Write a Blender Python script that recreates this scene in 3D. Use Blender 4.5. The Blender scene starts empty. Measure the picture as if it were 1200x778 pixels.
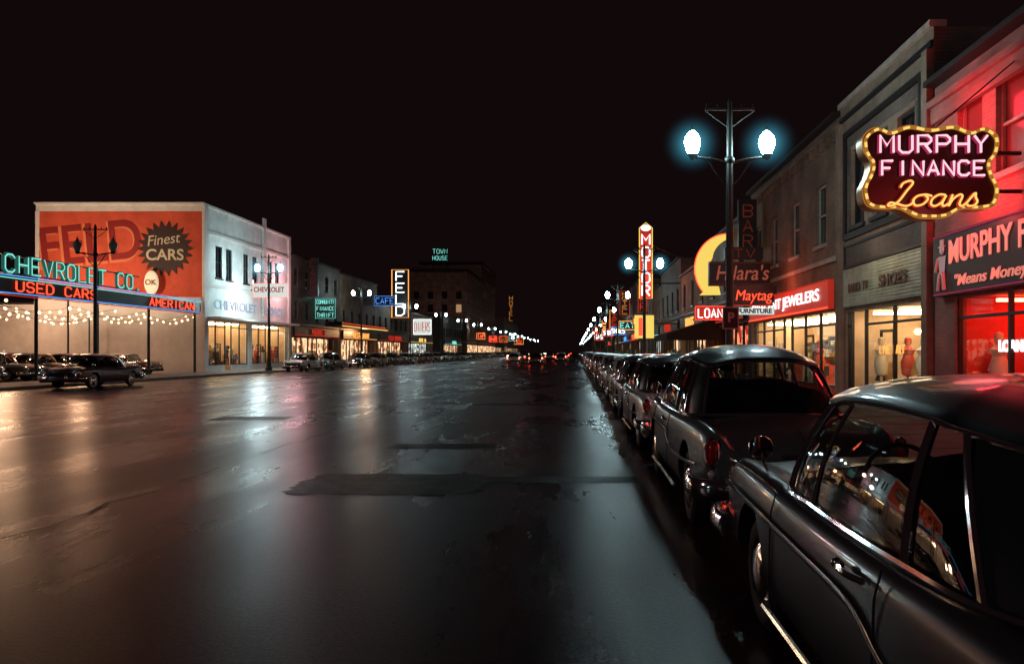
import bpy, bmesh, math, random
from mathutils import Vector, Matrix, Euler
random.seed(7)
S=bpy.context.scene
COL=S.collection
V=Vector
# ---------------------------------------------------------------- materials
def newmat(name):
    m=bpy.data.materials.new(name); m.use_nodes=True
    nt=m.node_tree; nt.nodes.clear()
    out=nt.nodes.new('ShaderNodeOutputMaterial')
    return m,nt,out
def M(name,col,rough=.6,metal=0.,em=None,es=0.,noise=0.,ns=3.,bump=0.,bs=40.,coat=0.,samp=True,spec=.5,cr_=.05):
    m,nt,out=newmat(name); N=nt.nodes; L=nt.links
    b=N.new('ShaderNodeBsdfPrincipled'); L.new(b.outputs[0],out.inputs[0])
    c=(col[0],col[1],col[2],1)
    b.inputs['Base Color'].default_value=c
    b.inputs['Roughness'].default_value=rough
    b.inputs['Metallic'].default_value=metal
    b.inputs['Specular IOR Level'].default_value=spec
    b.inputs['Coat Weight'].default_value=coat
    b.inputs['Coat Roughness'].default_value=cr_
    if em is not None:
        b.inputs['Emission Color'].default_value=(em[0],em[1],em[2],1)
        b.inputs['Emission Strength'].default_value=es
        if not samp: m.cycles.emission_sampling='NONE'
    if noise>0 or bump>0:
        tc=N.new('ShaderNodeTexCoord')
    if noise>0:
        n=N.new('ShaderNodeTexNoise'); n.inputs['Scale'].default_value=ns; n.inputs['Detail'].default_value=6; n.inputs['Roughness'].default_value=.65
        L.new(tc.outputs['Object'],n.inputs['Vector'])
        r=N.new('ShaderNodeMapRange'); r.inputs[1].default_value=.3; r.inputs[2].default_value=.7
        r.inputs[3].default_value=1-noise; r.inputs[4].default_value=1+noise*.6
        L.new(n.outputs[0],r.inputs[0])
        mx=N.new('ShaderNodeVectorMath'); mx.operation='SCALE'; mx.inputs[0].default_value=col[:3]
        L.new(r.outputs[0],mx.inputs['Scale']); L.new(mx.outputs[0],b.inputs['Base Color'])
        if coat==0:
            r2=N.new('ShaderNodeMapRange'); r2.inputs[1].default_value=.3; r2.inputs[2].default_value=.7
            r2.inputs[3].default_value=min(1,rough*1.15); r2.inputs[4].default_value=rough*.85
            L.new(n.outputs[0],r2.inputs[0]); L.new(r2.outputs[0],b.inputs['Roughness'])
    if bump>0:
        n2=N.new('ShaderNodeTexNoise'); n2.inputs['Scale'].default_value=bs; n2.inputs['Detail'].default_value=3
        L.new(tc.outputs['Object'],n2.inputs['Vector'])
        bp=N.new('ShaderNodeBump'); bp.inputs['Strength'].default_value=bump; bp.inputs['Distance'].default_value=.02
        L.new(n2.outputs[0],bp.inputs['Height']); L.new(bp.outputs[0],b.inputs['Normal'])
    return m
def BRICK(name,c1,c2,mortar,axis='Y',sc=1.,rough=.85):
    m,nt,out=newmat(name); N=nt.nodes; L=nt.links
    b=N.new('ShaderNodeBsdfPrincipled'); L.new(b.outputs[0],out.inputs[0]); b.inputs['Roughness'].default_value=rough
    tc=N.new('ShaderNodeTexCoord'); sp=N.new('ShaderNodeSeparateXYZ'); cb=N.new('ShaderNodeCombineXYZ')
    L.new(tc.outputs['Object'],sp.inputs[0]); L.new(sp.outputs[axis],cb.inputs[0]); L.new(sp.outputs['Z'],cb.inputs[1])
    t=N.new('ShaderNodeTexBrick'); t.inputs['Scale'].default_value=1
    t.inputs['Brick Width'].default_value=.24*sc; t.inputs['Row Height'].default_value=.085*sc; t.inputs['Mortar Size'].default_value=.012*sc
    t.inputs['Color1'].default_value=(*c1,1); t.inputs['Color2'].default_value=(*c2,1); t.inputs['Mortar'].default_value=(*mortar,1)
    L.new(cb.outputs[0],t.inputs['Vector'])
    n=N.new('ShaderNodeTexNoise'); n.inputs['Scale'].default_value=.9; n.inputs['Detail'].default_value=6
    L.new(tc.outputs['Object'],n.inputs['Vector'])
    r=N.new('ShaderNodeMapRange'); r.inputs[1].default_value=.3; r.inputs[2].default_value=.7; r.inputs[3].default_value=.5; r.inputs[4].default_value=1.15
    L.new(n.outputs[0],r.inputs[0])
    mx=N.new('ShaderNodeVectorMath'); mx.operation='SCALE'; L.new(t.outputs[0],mx.inputs[0]); L.new(r.outputs[0],mx.inputs['Scale'])
    L.new(mx.outputs[0],b.inputs['Base Color'])
    bp=N.new('ShaderNodeBump'); bp.inputs['Strength'].default_value=.4; bp.inputs['Distance'].default_value=.01
    L.new(t.outputs['Fac'],bp.inputs['Height']); bp.invert=True; L.new(bp.outputs[0],b.inputs['Normal'])
    return m
def E(name,col,s,samp=False):
    m,nt,out=newmat(name); N=nt.nodes
    e=N.new('ShaderNodeEmission'); e.inputs[0].default_value=(*col,1); e.inputs[1].default_value=s
    nt.links.new(e.outputs[0],out.inputs[0])
    if not samp: m.cycles.emission_sampling='NONE'
    return m
def SHOP(name,ca,cb,s,sc=1.6):
    m,nt,out=newmat(name); N=nt.nodes; L=nt.links
    e=N.new('ShaderNodeEmission'); L.new(e.outputs[0],out.inputs[0])
    tc=N.new('ShaderNodeTexCoord'); v=N.new('ShaderNodeTexVoronoi'); v.distance='CHEBYCHEV'; v.inputs['Scale'].default_value=sc
    L.new(tc.outputs['Object'],v.inputs['Vector'])
    sp=N.new('ShaderNodeSeparateXYZ'); L.new(v.outputs['Color'],sp.inputs[0])
    cr=N.new('ShaderNodeValToRGB'); L.new(sp.outputs[0],cr.inputs[0])
    cr.color_ramp.elements[0].color=(*cb,1); cr.color_ramp.elements[1].color=(*ca,1)
    x=cr.color_ramp.elements.new(.35); x.color=(cb[0]*.2,cb[1]*.2,cb[2]*.2,1)
    x=cr.color_ramp.elements.new(.6); x.color=(*ca,1)
    L.new(cr.outputs[0],e.inputs[0]); e.inputs[1].default_value=s
    return m
def GLASS(name,tint,ior=1.5,gl=(1,1,1)):
    m,nt,out=newmat(name); N=nt.nodes; L=nt.links
    t=N.new('ShaderNodeBsdfTransparent'); t.inputs[0].default_value=(*tint,1)
    g=N.new('ShaderNodeBsdfGlossy'); g.inputs['Roughness'].default_value=.02; g.inputs[0].default_value=(*gl,1)
    f=N.new('ShaderNodeFresnel'); ge=N.new('ShaderNodeNewGeometry'); mr=N.new('ShaderNodeMapRange')
    mr.inputs[3].default_value=ior; mr.inputs[4].default_value=1/ior
    L.new(ge.outputs['Backfacing'],mr.inputs[0]); L.new(mr.outputs[0],f.inputs[0])
    mx=N.new('ShaderNodeMixShader'); L.new(f.outputs[0],mx.inputs[0]); L.new(t.outputs[0],mx.inputs[1]); L.new(g.outputs[0],mx.inputs[2])
    L.new(mx.outputs[0],out.inputs[0]); return m

def make_asphalt():
    m,nt,out=newmat('asphalt'); N=nt.nodes; L=nt.links
    b=N.new('ShaderNodeBsdfPrincipled'); L.new(b.outputs[0],out.inputs[0]); b.inputs['Specular IOR Level'].default_value=.11
    b.inputs['Specular Tint'].default_value=(1,.90,.90,1)
    tc=N.new('ShaderNodeTexCoord')
    mp=N.new('ShaderNodeMapping'); mp.inputs['Scale'].default_value=(1,.22,1); L.new(tc.outputs['Object'],mp.inputs[0])
    n=N.new('ShaderNodeTexNoise'); n.inputs['Scale'].default_value=.55; n.inputs['Detail'].default_value=9; n.inputs['Roughness'].default_value=.62
    L.new(mp.outputs[0],n.inputs['Vector'])
    f=N.new('ShaderNodeTexNoise'); f.inputs['Scale'].default_value=34; f.inputs['Detail'].default_value=5; f.inputs['Roughness'].default_value=.7; L.new(tc.outputs['Object'],f.inputs['Vector'])
    cr=N.new('ShaderNodeValToRGB'); L.new(n.outputs[0],cr.inputs[0])
    cr.color_ramp.elements[0].position=.32; cr.color_ramp.elements[0].color=(.020,.0095,.011,1)
    cr.color_ramp.elements[1].position=.70; cr.color_ramp.elements[1].color=(.060,.032,.036,1)
    mr=N.new('ShaderNodeMapRange'); mr.inputs[1].default_value=.3; mr.inputs[2].default_value=.7; mr.inputs[3].default_value=.15; mr.inputs[4].default_value=1.9
    L.new(f.outputs[0],mr.inputs[0])
    sc=N.new('ShaderNodeVectorMath'); sc.operation='SCALE'; L.new(cr.outputs[0],sc.inputs[0]); L.new(mr.outputs[0],sc.inputs['Scale'])
    L.new(sc.outputs[0],b.inputs['Base Color'])
    r=N.new('ShaderNodeMapRange'); r.inputs[1].default_value=.3; r.inputs[2].default_value=.7; r.inputs[3].default_value=.20; r.inputs[4].default_value=.38
    L.new(n.outputs[0],r.inputs[0]); L.new(r.outputs[0],b.inputs['Roughness'])
    bp=N.new('ShaderNodeBump'); bp.inputs['Strength'].default_value=.5; bp.inputs['Distance'].default_value=.004
    L.new(f.outputs[0],bp.inputs['Height']); L.new(bp.outputs[0],b.inputs['Normal'])
    return m
asphalt=make_asphalt()
tar=M('tar_patch',(.010,.006,.007),.42,noise=.3,ns=4,bump=.5,bs=30,spec=.06)
concrete=M('concrete',(.28,.26,.25),.7,noise=.3,ns=1.5,bump=.3,bs=30)
kerbm=M('kerb_stone',(.32,.30,.28),.8,noise=.3,ns=3)
groundm=M('dirt',(.05,.045,.04),.9,noise=.3,ns=.5)
dark=M('dark_metal',(.02,.018,.018),.5,metal=.3)
postm=M('post_paint',(.035,.045,.042),.45,metal=.4,noise=.3,ns=8)
black=M('black_board',(.012,.009,.009),.5)
white=M('white_paint',(.75,.70,.66),.6,noise=.16,ns=1.2)
trimw=M('trim_paint',(.42,.36,.29),.6,noise=.25,ns=3)
whitewall=M('white_facade',(.80,.82,.79),.7,noise=.25,ns=.8,bump=.3,bs=12)
redwall=M('painted_red_wall',(.66,.085,.035),.75,noise=.30,ns=.6,bump=.3,bs=10)
brick_d=BRICK('brown_brick',(.24,.13,.08),(.31,.18,.115),(.18,.13,.10))
brick_x=BRICK('side_brick',(.20,.12,.09),(.26,.16,.12),(.15,.12,.1),axis='X')
brick_r=BRICK('red_brick',(.38,.12,.09),(.46,.16,.12),(.27,.2,.18))
stucco=M('grey_stucco',(.25,.175,.125),.85,noise=.4,ns=1.2,bump=.5,bs=14)
darkpanel=BRICK('panel_brick',(.14,.10,.08),(.19,.14,.11),(.12,.10,.09))
darkbrick=BRICK('dark_brick',(.10,.07,.055),(.14,.095,.075),(.08,.07,.06))
tin=M('corrugated_tin',(.36,.42,.31),.5,metal=.2,noise=.3,ns=3)
winglass=M('window_glass',(.02,.022,.025),.06,coat=.5)
winlit=E('window_lit',(1.,.62,.3),.35)
winred=M('window_glass_red',(.25,.05,.05),.15,em=(1,.08,.06),es=.05,samp=False)
roofm=M('roof_tar',(.03,.028,.028),.9)
shop_w=SHOP('shop_warm',(1.,.66,.36),(.5,.16,.07),1.3)
shop_c=SHOP('shop_cool',(.85,1.,.85),(.35,.25,.3),1.1)
shop_r=SHOP('shop_red',(1.,.30,.15),(.5,.03,.02),1.2)
innerw=M('shop_wall',(.78,.58,.38),.8,noise=.2,ns=2)
innerr=M('shop_wall_red',(.75,.06,.04),.8,noise=.2,ns=2)
shoplight=E('shop_tube',(1.,.76,.46),20.,True)
shoplr=E('shop_tube_red',(1.,.14,.07),15.,True)
n_white=E('neon_white',(.95,1.,1.),2.2)
n_pink=E('neon_pink',(1.,.60,.70),1.2)
n_mag=E('neon_and_halo_magenta',(.80,.05,.16),.45)
n_red=E('neon_red',(1.,.07,.03),2.0)
n_red2=E('neon_red_dim',(1.,.06,.03),.5)
n_red3=E('neon_red_faint',(.8,.12,.06),.10)
n_orange=E('neon_orange',(1.,.38,.08),1.6)
n_gold=E('neon_gold',(1.,.60,.14),1.2)
n_golddim=E('neon_gold_dim',(.9,.34,.06),.42)
n_blue=E('neon_blue',(.10,.35,1.),1.3)
n_cyan=E('neon_cyan',(.25,.95,.80),1.0)
n_yel=E('neon_yellow',(1.,.72,.12),1.1)
bulb=E('bulb',(1.,.60,.28),6.)
GC=(.66,.95,1.)
globe=E('lamp_globe',GC,105.,True)
globe_far=E('lamp_globe_far',GC,45.,False)
globe_off=M('lamp_globe_off',(.25,.27,.26),.3)
cabw=E('sign_white_panel',(.9,1.,.92),.75)
cabred=M('sign_red_panel',(.5,.03,.02),.5,em=(1,.05,.02),es=.26,samp=False)
cabyel=E('sign_yellow_panel',(1.,.72,.14),.95)
pane=GLASS('shop_glass',(.93,.94,.92),1.45)
def PAINT(name,col): return M(name,col,.32,metal=.0,coat=.55,noise=.08,ns=3,spec=.25,cr_=.07)
chrome=M('chrome',(.80,.81,.83),.10,metal=1.)
carglass=GLASS('car_glass',(.50,.53,.52),1.6)
rubber=M('tyre_rubber',(.018,.018,.018),.7)
wwall=M('whitewall',(.30,.28,.26),.7)
uphol=M('upholstery',(.035,.025,.025),.85,noise=.3,ns=6)
taill=M('tail_lens',(.45,.01,.01),.12,coat=1.)
taillit=E('tail_lens_lit',(1.,.05,.02),40.)
headl=M('head_lens',(.7,.72,.7),.08,coat=1.)
headlit=E('head_lens_lit',(1.,.85,.6),40.)
carblack=M('underbody',(.01,.01,.01),.8)
plate=M('licence_plate',(.35,.35,.30),.5,noise=.3,ns=30)
# ---------------------------------------------------------------- mesh builder
def cr(pts,k,closed=False):
    pts=[V(p) for p in pts]; n=len(pts); out=[]
    rng=range(n) if closed else range(n-1)
    for i in rng:
        if closed: a,b,c,d=pts[(i-1)%n],pts[i],pts[(i+1)%n],pts[(i+2)%n]
        else: a,b,c,d=pts[max(i-1,0)],pts[i],pts[i+1],pts[min(i+2,n-1)]
        for j in range(k):
            t=j/k
            out.append(.5*((2*b)+(c-a)*t+(2*a-5*b+4*c-d)*t*t+(3*b-a-3*c+d)*t**3))
    if not closed: out.append(pts[-1].copy())
    return out
class MB:
    def __init__(s): s.v=[];s.f=[];s.m=[];s.mi=[];s.sm=[]
    def mid(s,m):
        if m not in s.m: s.m.append(m)
        return s.m.index(m)
    def add(s,vs,fs,m,sm=False):
        o=len(s.v); s.v+= [tuple(p) for p in vs]; i=s.mid(m)
        for f in fs: s.f.append(tuple(x+o for x in f)); s.mi.append(i); s.sm.append(sm)
    def box(s,x0,x1,y0,y1,z0,z1,m):
        if x0>x1:x0,x1=x1,x0
        if y0>y1:y0,y1=y1,y0
        s.add([(x0,y0,z0),(x1,y0,z0),(x1,y1,z0),(x0,y1,z0),(x0,y0,z1),(x1,y0,z1),(x1,y1,z1),(x0,y1,z1)],
              [(0,3,2,1),(4,5,6,7),(0,1,5,4),(1,2,6,5),(2,3,7,6),(3,0,4,7)],m)
    def quad(s,a,b,c,d,m): s.add([a,b,c,d],[(0,1,2,3)],m)
    def lathe(s,o,ax,prof,n,m,sm=True):
        o=V(o); ax=V(ax).normalized(); r=V((0,0,1)) if abs(ax.z)<.9 else V((1,0,0))
        u=ax.cross(r).normalized(); w=ax.cross(u)
        vs=[];fs=[]
        for (rr,h) in prof:
            for i in range(n):
                a=2*math.pi*i/n; vs.append(o+ax*h+(u*math.cos(a)+w*math.sin(a))*rr)
        for j in range(len(prof)-1):
            for i in range(n):
                fs.append((j*n+i,j*n+(i+1)%n,(j+1)*n+(i+1)%n,(j+1)*n+i))
        s.add(vs,fs,m,sm)
    def cyl(s,p0,p1,r,m,n=10,r1=None):
        p0=V(p0);p1=V(p1);h=(p1-p0).length; r1=r if r1 is None else r1
        s.lathe(p0,p1-p0,[(0.0001,0),(r,0),(r,.0001),(r1,h-.0001),(r1,h),(.0001,h)],n,m)
    def tube(s,pts,r,m,n=6,closed=False,flat=None):
        pts=[V(p) for p in pts]; N=len(pts)
        if N<2: return
        vs=[];fs=[]; u=None
        for i,p in enumerate(pts):
            a=pts[(i-1)%N] if (closed or i>0) else p; b=pts[(i+1)%N] if (closed or i<N-1) else p
            t=(b-a); 
            if t.length<1e-7: t=V((0,0,1))
            t.normalize()
            if u is None:
                ref=V((0,0,1)) if abs(t.z)<.9 else V((1,0,0)); u=t.cross(ref).normalized()
            else:
                u=(u-t*u.dot(t)); 
                if u.length<1e-5: u=t.orthogonal()
                u.normalize()
            w=t.cross(u)
            for j in range(n):
                an=2*math.pi*j/n; off=(u*math.cos(an)+w*math.sin(an))*r
                if flat: off=V((off.x*flat[0],off.y*flat[1],off.z*flat[2]))
                vs.append(p+off)
        for i in range(N if closed else N-1):
            k=(i+1)%N
            for j in range(n): fs.append((i*n+j,i*n+(j+1)%n,k*n+(j+1)%n,k*n+j))
        if not closed:
            fs.append(tuple(range(n))[::-1]); fs.append(tuple((N-1)*n+j for j in range(n)))
        s.add(vs,fs,m,True)
    def ball(s,c,r,m,n=10,k=6,sc=(1,1,1)):
        c=V(c)
        f=lambda a,b:c+V((math.sin(a)*math.cos(b)*sc[0],math.sin(a)*math.sin(b)*sc[1],math.cos(a)*sc[2]))*r
        vs=[f(0,0)]
        for i in range(1,k):
            for j in range(n): vs.append(f(math.pi*i/k,2*math.pi*j/n))
        vs.append(f(math.pi,0)); e=len(vs)-1; fs=[]
        for j in range(n): fs.append((0,1+j,1+(j+1)%n)); fs.append((e,1+(k-2)*n+(j+1)%n,1+(k-2)*n+j))
        for i in range(k-2):
            for j in range(n): fs.append((1+i*n+j,1+(i+1)*n+j,1+(i+1)*n+(j+1)%n,1+i*n+(j+1)%n))
        s.add(vs,fs,m,True)
    def mesh(s,name):
        me=bpy.data.meshes.new(name); me.from_pydata(s.v,[],s.f)
        for m in s.m: me.materials.append(m)
        me.polygons.foreach_set('material_index',s.mi); me.polygons.foreach_set('use_smooth',s.sm)
        me.validate(); me.update()
        if any(s.sm): me.set_sharp_from_angle(angle=math.radians(42))
        return me
    def build(s,name,parent=None):
        o=bpy.data.objects.new(name,s.mesh(name)); COL.objects.link(o)
        if parent: o.parent=parent
        return o
def inst(name,me,loc,rz=0,sc=(1,1,1)):
    o=bpy.data.objects.new(name,me); COL.objects.link(o); o.location=loc; o.rotation_euler=(0,0,rz); o.scale=sc; return o
FACE={'S':(math.pi/2,0,0),'W':(math.pi/2,0,-math.pi/2),'E':(math.pi/2,0,math.pi/2)}
def text(s,loc,size,face,mat,parent,name='lettering',width=None,off=.01,ext=.01,tilt=0,shear=0):
    c=bpy.data.curves.new(name,'FONT'); c.body=s; c.size=size; c.align_x='CENTER'; c.align_y='CENTER'; c.offset=off; c.extrude=ext; c.shear=shear
    c.materials.append(mat); o=bpy.data.objects.new(name,c); COL.objects.link(o)
    o.rotation_euler=FACE[face]; o.location=loc
    if tilt: o.rotation_euler=(Euler(FACE[face]).to_matrix()@Matrix.Rotation(tilt,3,'Z')).to_euler()
    if width:
        bpy.context.view_layer.update(); o.scale.x=width/max(o.dimensions.x,.01)
    o.parent=parent; return o
GL={'A':[[(0,0),(2,6),(4,0)],[(.7,2),(3.3,2)]],'B':[[(0,0),(0,6),(3,6),(4,5),(4,4),(3,3),(0,3)],[(3,3),(4,2),(4,1),(3,0),(0,0)]],
'C':[[(4,5),(3,6),(1,6),(0,5),(0,1),(1,0),(3,0),(4,1)]],'D':[[(0,0),(0,6),(2.5,6),(4,4.5),(4,1.5),(2.5,0),(0,0)]],
'E':[[(4,6),(0,6),(0,0),(4,0)],[(0,3),(3,3)]],'F':[[(4,6),(0,6),(0,0)],[(0,3),(3,3)]],
'G':[[(4,5),(3,6),(1,6),(0,5),(0,1),(1,0),(3,0),(4,1),(4,3),(2.4,3)]],'H':[[(0,0),(0,6)],[(4,0),(4,6)],[(0,3),(4,3)]],
'I':[[(2,0),(2,6)]],'K':[[(0,0),(0,6)],[(4,6),(0,2.6)],[(1.4,3.6),(4,0)]],'L':[[(0,6),(0,0),(4,0)]],
'M':[[(0,0),(0,6),(2,2.5),(4,6),(4,0)]],'N':[[(0,0),(0,6),(4,0),(4,6)]],'O':[[(1,0),(0,1),(0,5),(1,6),(3,6),(4,5),(4,1),(3,0),(1,0)]],
'P':[[(0,0),(0,6),(3,6),(4,5),(4,4),(3,3),(0,3)]],'R':[[(0,0),(0,6),(3,6),(4,5),(4,4),(3,3),(0,3)],[(2,3),(4,0)]],
'S':[[(4,5),(3,6),(1,6),(0,5),(0,4),(1,3),(3,3),(4,2),(4,1),(3,0),(1,0),(0,1)]],'T':[[(0,6),(4,6)],[(2,6),(2,0)]],
'U':[[(0,6),(0,1),(1,0),(3,0),(4,1),(4,6)]],'V':[[(0,6),(2,0),(4,6)]],'W':[[(0,6),(1,0),(2,4),(3,0),(4,6)]],
'X':[[(0,0),(4,6)],[(0,6),(4,0)]],'Y':[[(0,6),(2,3),(4,6)],[(2,3),(2,0)]],'Z':[[(0,6),(4,6),(0,0),(4,0)]],'.':[[(1.8,0),(2.2,0)]],' ':[]}
def neon(mb,s,o,u,w,h,r,m,vert=False,n=6):
    o=V(o);u=V(u); k=len(s)
    for i,ch in enumerate(s):
        if vert:
            cell=h/k; lw=w; lh=cell*.78; ox=0; oz=h-cell*(i+1)+cell*.11
        else:
            cell=w/k; lw=cell*.70; lh=h; ox=cell*i+cell*.15; oz=0
        for st in GL.get(ch,[]):
            pts=[o+u*(ox+x/4*lw)+V((0,0,oz+y/6*lh)) for x,y in st]
            mb.tube(pts,r,m,n)
# ---------------------------------------------------------------- camera & world
cam=bpy.data.cameras.new('camera'); co=bpy.data.objects.new('camera',cam); COL.objects.link(co)
co.location=(0,0,1.65); co.rotation_euler=(math.pi/2,0,0); cam.lens=27; cam.sensor_width=36; cam.sensor_fit='HORIZONTAL'
cam.shift_x=-.0625; cam.shift_y=.0192; cam.clip_end=5000; cam.clip_start=.05
S.camera=co
w=bpy.data.worlds.new('World'); S.world=w; w.use_nodes=True; nt=w.node_tree; nt.nodes.clear()
o=nt.nodes.new('ShaderNodeOutputWorld'); ad=nt.nodes.new('ShaderNodeAddShader')
b1=nt.nodes.new('ShaderNodeBackground'); b1.inputs[0].default_value=(.0052,.0024,.0027,1); b1.inputs[1].default_value=1
b2=nt.nodes.new('ShaderNodeBackground'); b2.inputs[1].default_value=.002
sk=nt.nodes.new('ShaderNodeTexSky'); sk.sky_type='NISHITA'; sk.sun_disc=False; sk.sun_elevation=math.radians(-6); sk.sun_rotation=math.radians(200)
nt.links.new(sk.outputs[0],b2.inputs[0]); nt.links.new(b1.outputs[0],ad.inputs[0]); nt.links.new(b2.outputs[0],ad.inputs[1]); nt.links.new(ad.outputs[0],o.inputs[0])
S.view_settings.view_transform='Standard'; S.view_settings.look='None'; S.view_settings.exposure=0
def light(kind,name,loc,power,col,parent=None,rad=.15,aim=None,spot=None,size=None):
    l=bpy.data.lights.new(name,kind); l.energy=power; l.color=col
    if kind in('POINT','SPOT'): l.shadow_soft_size=rad
    o=bpy.data.objects.new(name,l); COL.objects.link(o); o.location=loc
    if aim is not None: o.rotation_euler=(V(aim)-V(loc)).to_track_quat('-Z','Y').to_euler()
    if spot: l.spot_size=math.radians(spot); l.spot_blend=.6
    if parent: o.parent=parent
    return o
sun=bpy.data.lights.new('fill_sun','SUN'); sun.energy=.12; sun.color=(1.,.70,.74); sun.angle=math.radians(6)  # added fill sun from behind-left to brighten the near car's side
so=bpy.data.objects.new('fill_sun',sun); COL.objects.link(so); so.rotation_euler=V((.75,.55,-.38)).to_track_quat('-Z','Y').to_euler()
# ---------------------------------------------------------------- ground
mb=MB(); mb.quad((-1500,-400,-.012),(1500,-400,-.012),(1500,3000,-.012),(-1500,3000,-.012),groundm); mb.build('ground')
mb=MB(); mb.quad((-24,-60,0),(3.1,-60,0),(3.1,900,0),(-24,900,0),asphalt); mb.build('road')
def blob(mb,cx,cy,w,d,z,m,seed):
    random.seed(seed); n=60; vs=[(cx,cy,z)]
    for i in range(n):
        a=2*math.pi*i/n; c,s_=math.cos(a),math.sin(a)
        k=1/max(abs(c),abs(s_)); k=min(k,1.3); rr=k*(1+random.uniform(-.06,.06))
        vs.append((cx+c*rr*w,cy+s_*rr*d,z))
    mb.add(vs,[(0,i+1,(i+1)%n+1) for i in range(n)],m)
for i,(x,y,a,b) in enumerate([(-2.3,9.6,1.15,.75),(-.2,9.9,1.0,.25),(-2.3,13.4,.9,.35),(-1.6,24,1.6,.5),(-8,19,.9,.5)]):
    mb=MB(); blob(mb,x,y,a,b,.004,tar,i); mb.build('road_patch')
mb=MB()
for (x0,y0,x1,y1) in [(-5,2,-5.3,60),(-11,4,-10.8,90),(-16.5,20,-16.6,100),(-9,17,2.8,17.6),(-20,31,2,31.4)]:
    pts=[]; n=90
    for i in range(n+1):
        t=i/n; pts.append((x0+(x1-x0)*t+random.uniform(-.09,.09),y0+(y1-y0)*t+random.uniform(-.09,.09)))
    for i in range(n):
        if random.random()<.25: continue
        a,b=V(pts[i]),V(pts[i+1]); d=(b-a).normalized(); p=V((-d.y,d.x))*random.uniform(.008,.022)
        mb.quad((*(a-p),.008),(*(b-p),.008),(*(b+p),.008),(*(a+p),.008),tar)
mb.build('road_seams')
for (x0,x1,kx,nm) in [(3.25,8.2,3.1,'sidewalk'),(-28,-24.15,-24.15,'sidewalk')]:
    mb=MB(); mb.box(x0,x1,-40,700,-.01,.14,concrete)
    mb.box(kx,kx+.15,-40,700,-.01,.143,kerbm)
    for y in range(-10,90,2): mb.box(x0+.02,x1-.02,y,y+.02,.14,.1435,roofm)
    mb.build(nm)
mb=MB(); mb.quad((-80,10,.004),(-28.01,10,.004),(-28.01,57.4,.004),(-80,57.4,.004),asphalt); mb.build('car_lot_pavement')
# ---------------------------------------------------------------- building helpers
def facade(mb,F,y0,y1,z0,z1,ops,m,side,dep=.25):
    ys=sorted(set([y0,y1]+[o[0] for o in ops]+[o[1] for o in ops])); zs=sorted(set([z0,z1]+[o[2] for o in ops]+[o[3] for o in ops]))
    for a,b in zip(ys,ys[1:]):
        for c,d in zip(zs,zs[1:]):
            ym,zm=(a+b)/2,(c+d)/2
            if any(o[0]<ym<o[1] and o[2]<zm<o[3] for o in ops): continue
            mb.quad((F,a,c),(F,b,c),(F,b,d),(F,a,d),m)
    for (a,b,c,d) in ops:
        G=F+side*dep
        mb.quad((F,a,c),(G,a,c),(G,a,d),(F,a,d),m); mb.quad((F,b,c),(G,b,c),(G,b,d),(F,b,d),m)
        mb.quad((F,a,d),(G,a,d),(G,b,d),(F,b,d),m); mb.quad((F,a,c),(G,a,c),(G,b,c),(F,b,c),m)
def window(mb,F,a,b,c,d,side,g,fr,sill=True):
    X=F+side*.18
    mb.quad((X,a,c),(X,b,c),(X,b,d),(X,a,d),g)
    p=F+side*.10; q=F+side*.16
    mb.box(p,q,a,a+.07,c,d,fr); mb.box(p,q,b-.07,b,c,d,fr); mb.box(p,q,a+.07,b-.07,d-.07,d,fr); mb.box(p,q,a+.07,b-.07,c,c+.07,fr)
    mb.box(p,q,a+.07,b-.07,(c+d)/2-.03,(c+d)/2+.03,fr)
    if sill:
        mb.box(F-side*.09,F+side*.05,a-.1,b+.1,c-.12,c-.003,fr)
def shell(mb,F,y0,y1,H,side,depth,m,sidem=None):
    G=F+side*depth; sm=sidem or m
    mb.quad((F,y0,0),(G,y0,0),(G,y0,H),(F,y0,H),sm); mb.quad((F,y1,0),(G,y1,0),(G,y1,H),(F,y1,H),sm)
    mb.quad((G,y0,0),(G,y1,0),(G,y1,H),(G,y0,H),sm); mb.quad((F,y0,H-.35),(G,y0,H-.35),(G,y1,H-.35),(F,y1,H-.35),roofm)
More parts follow.
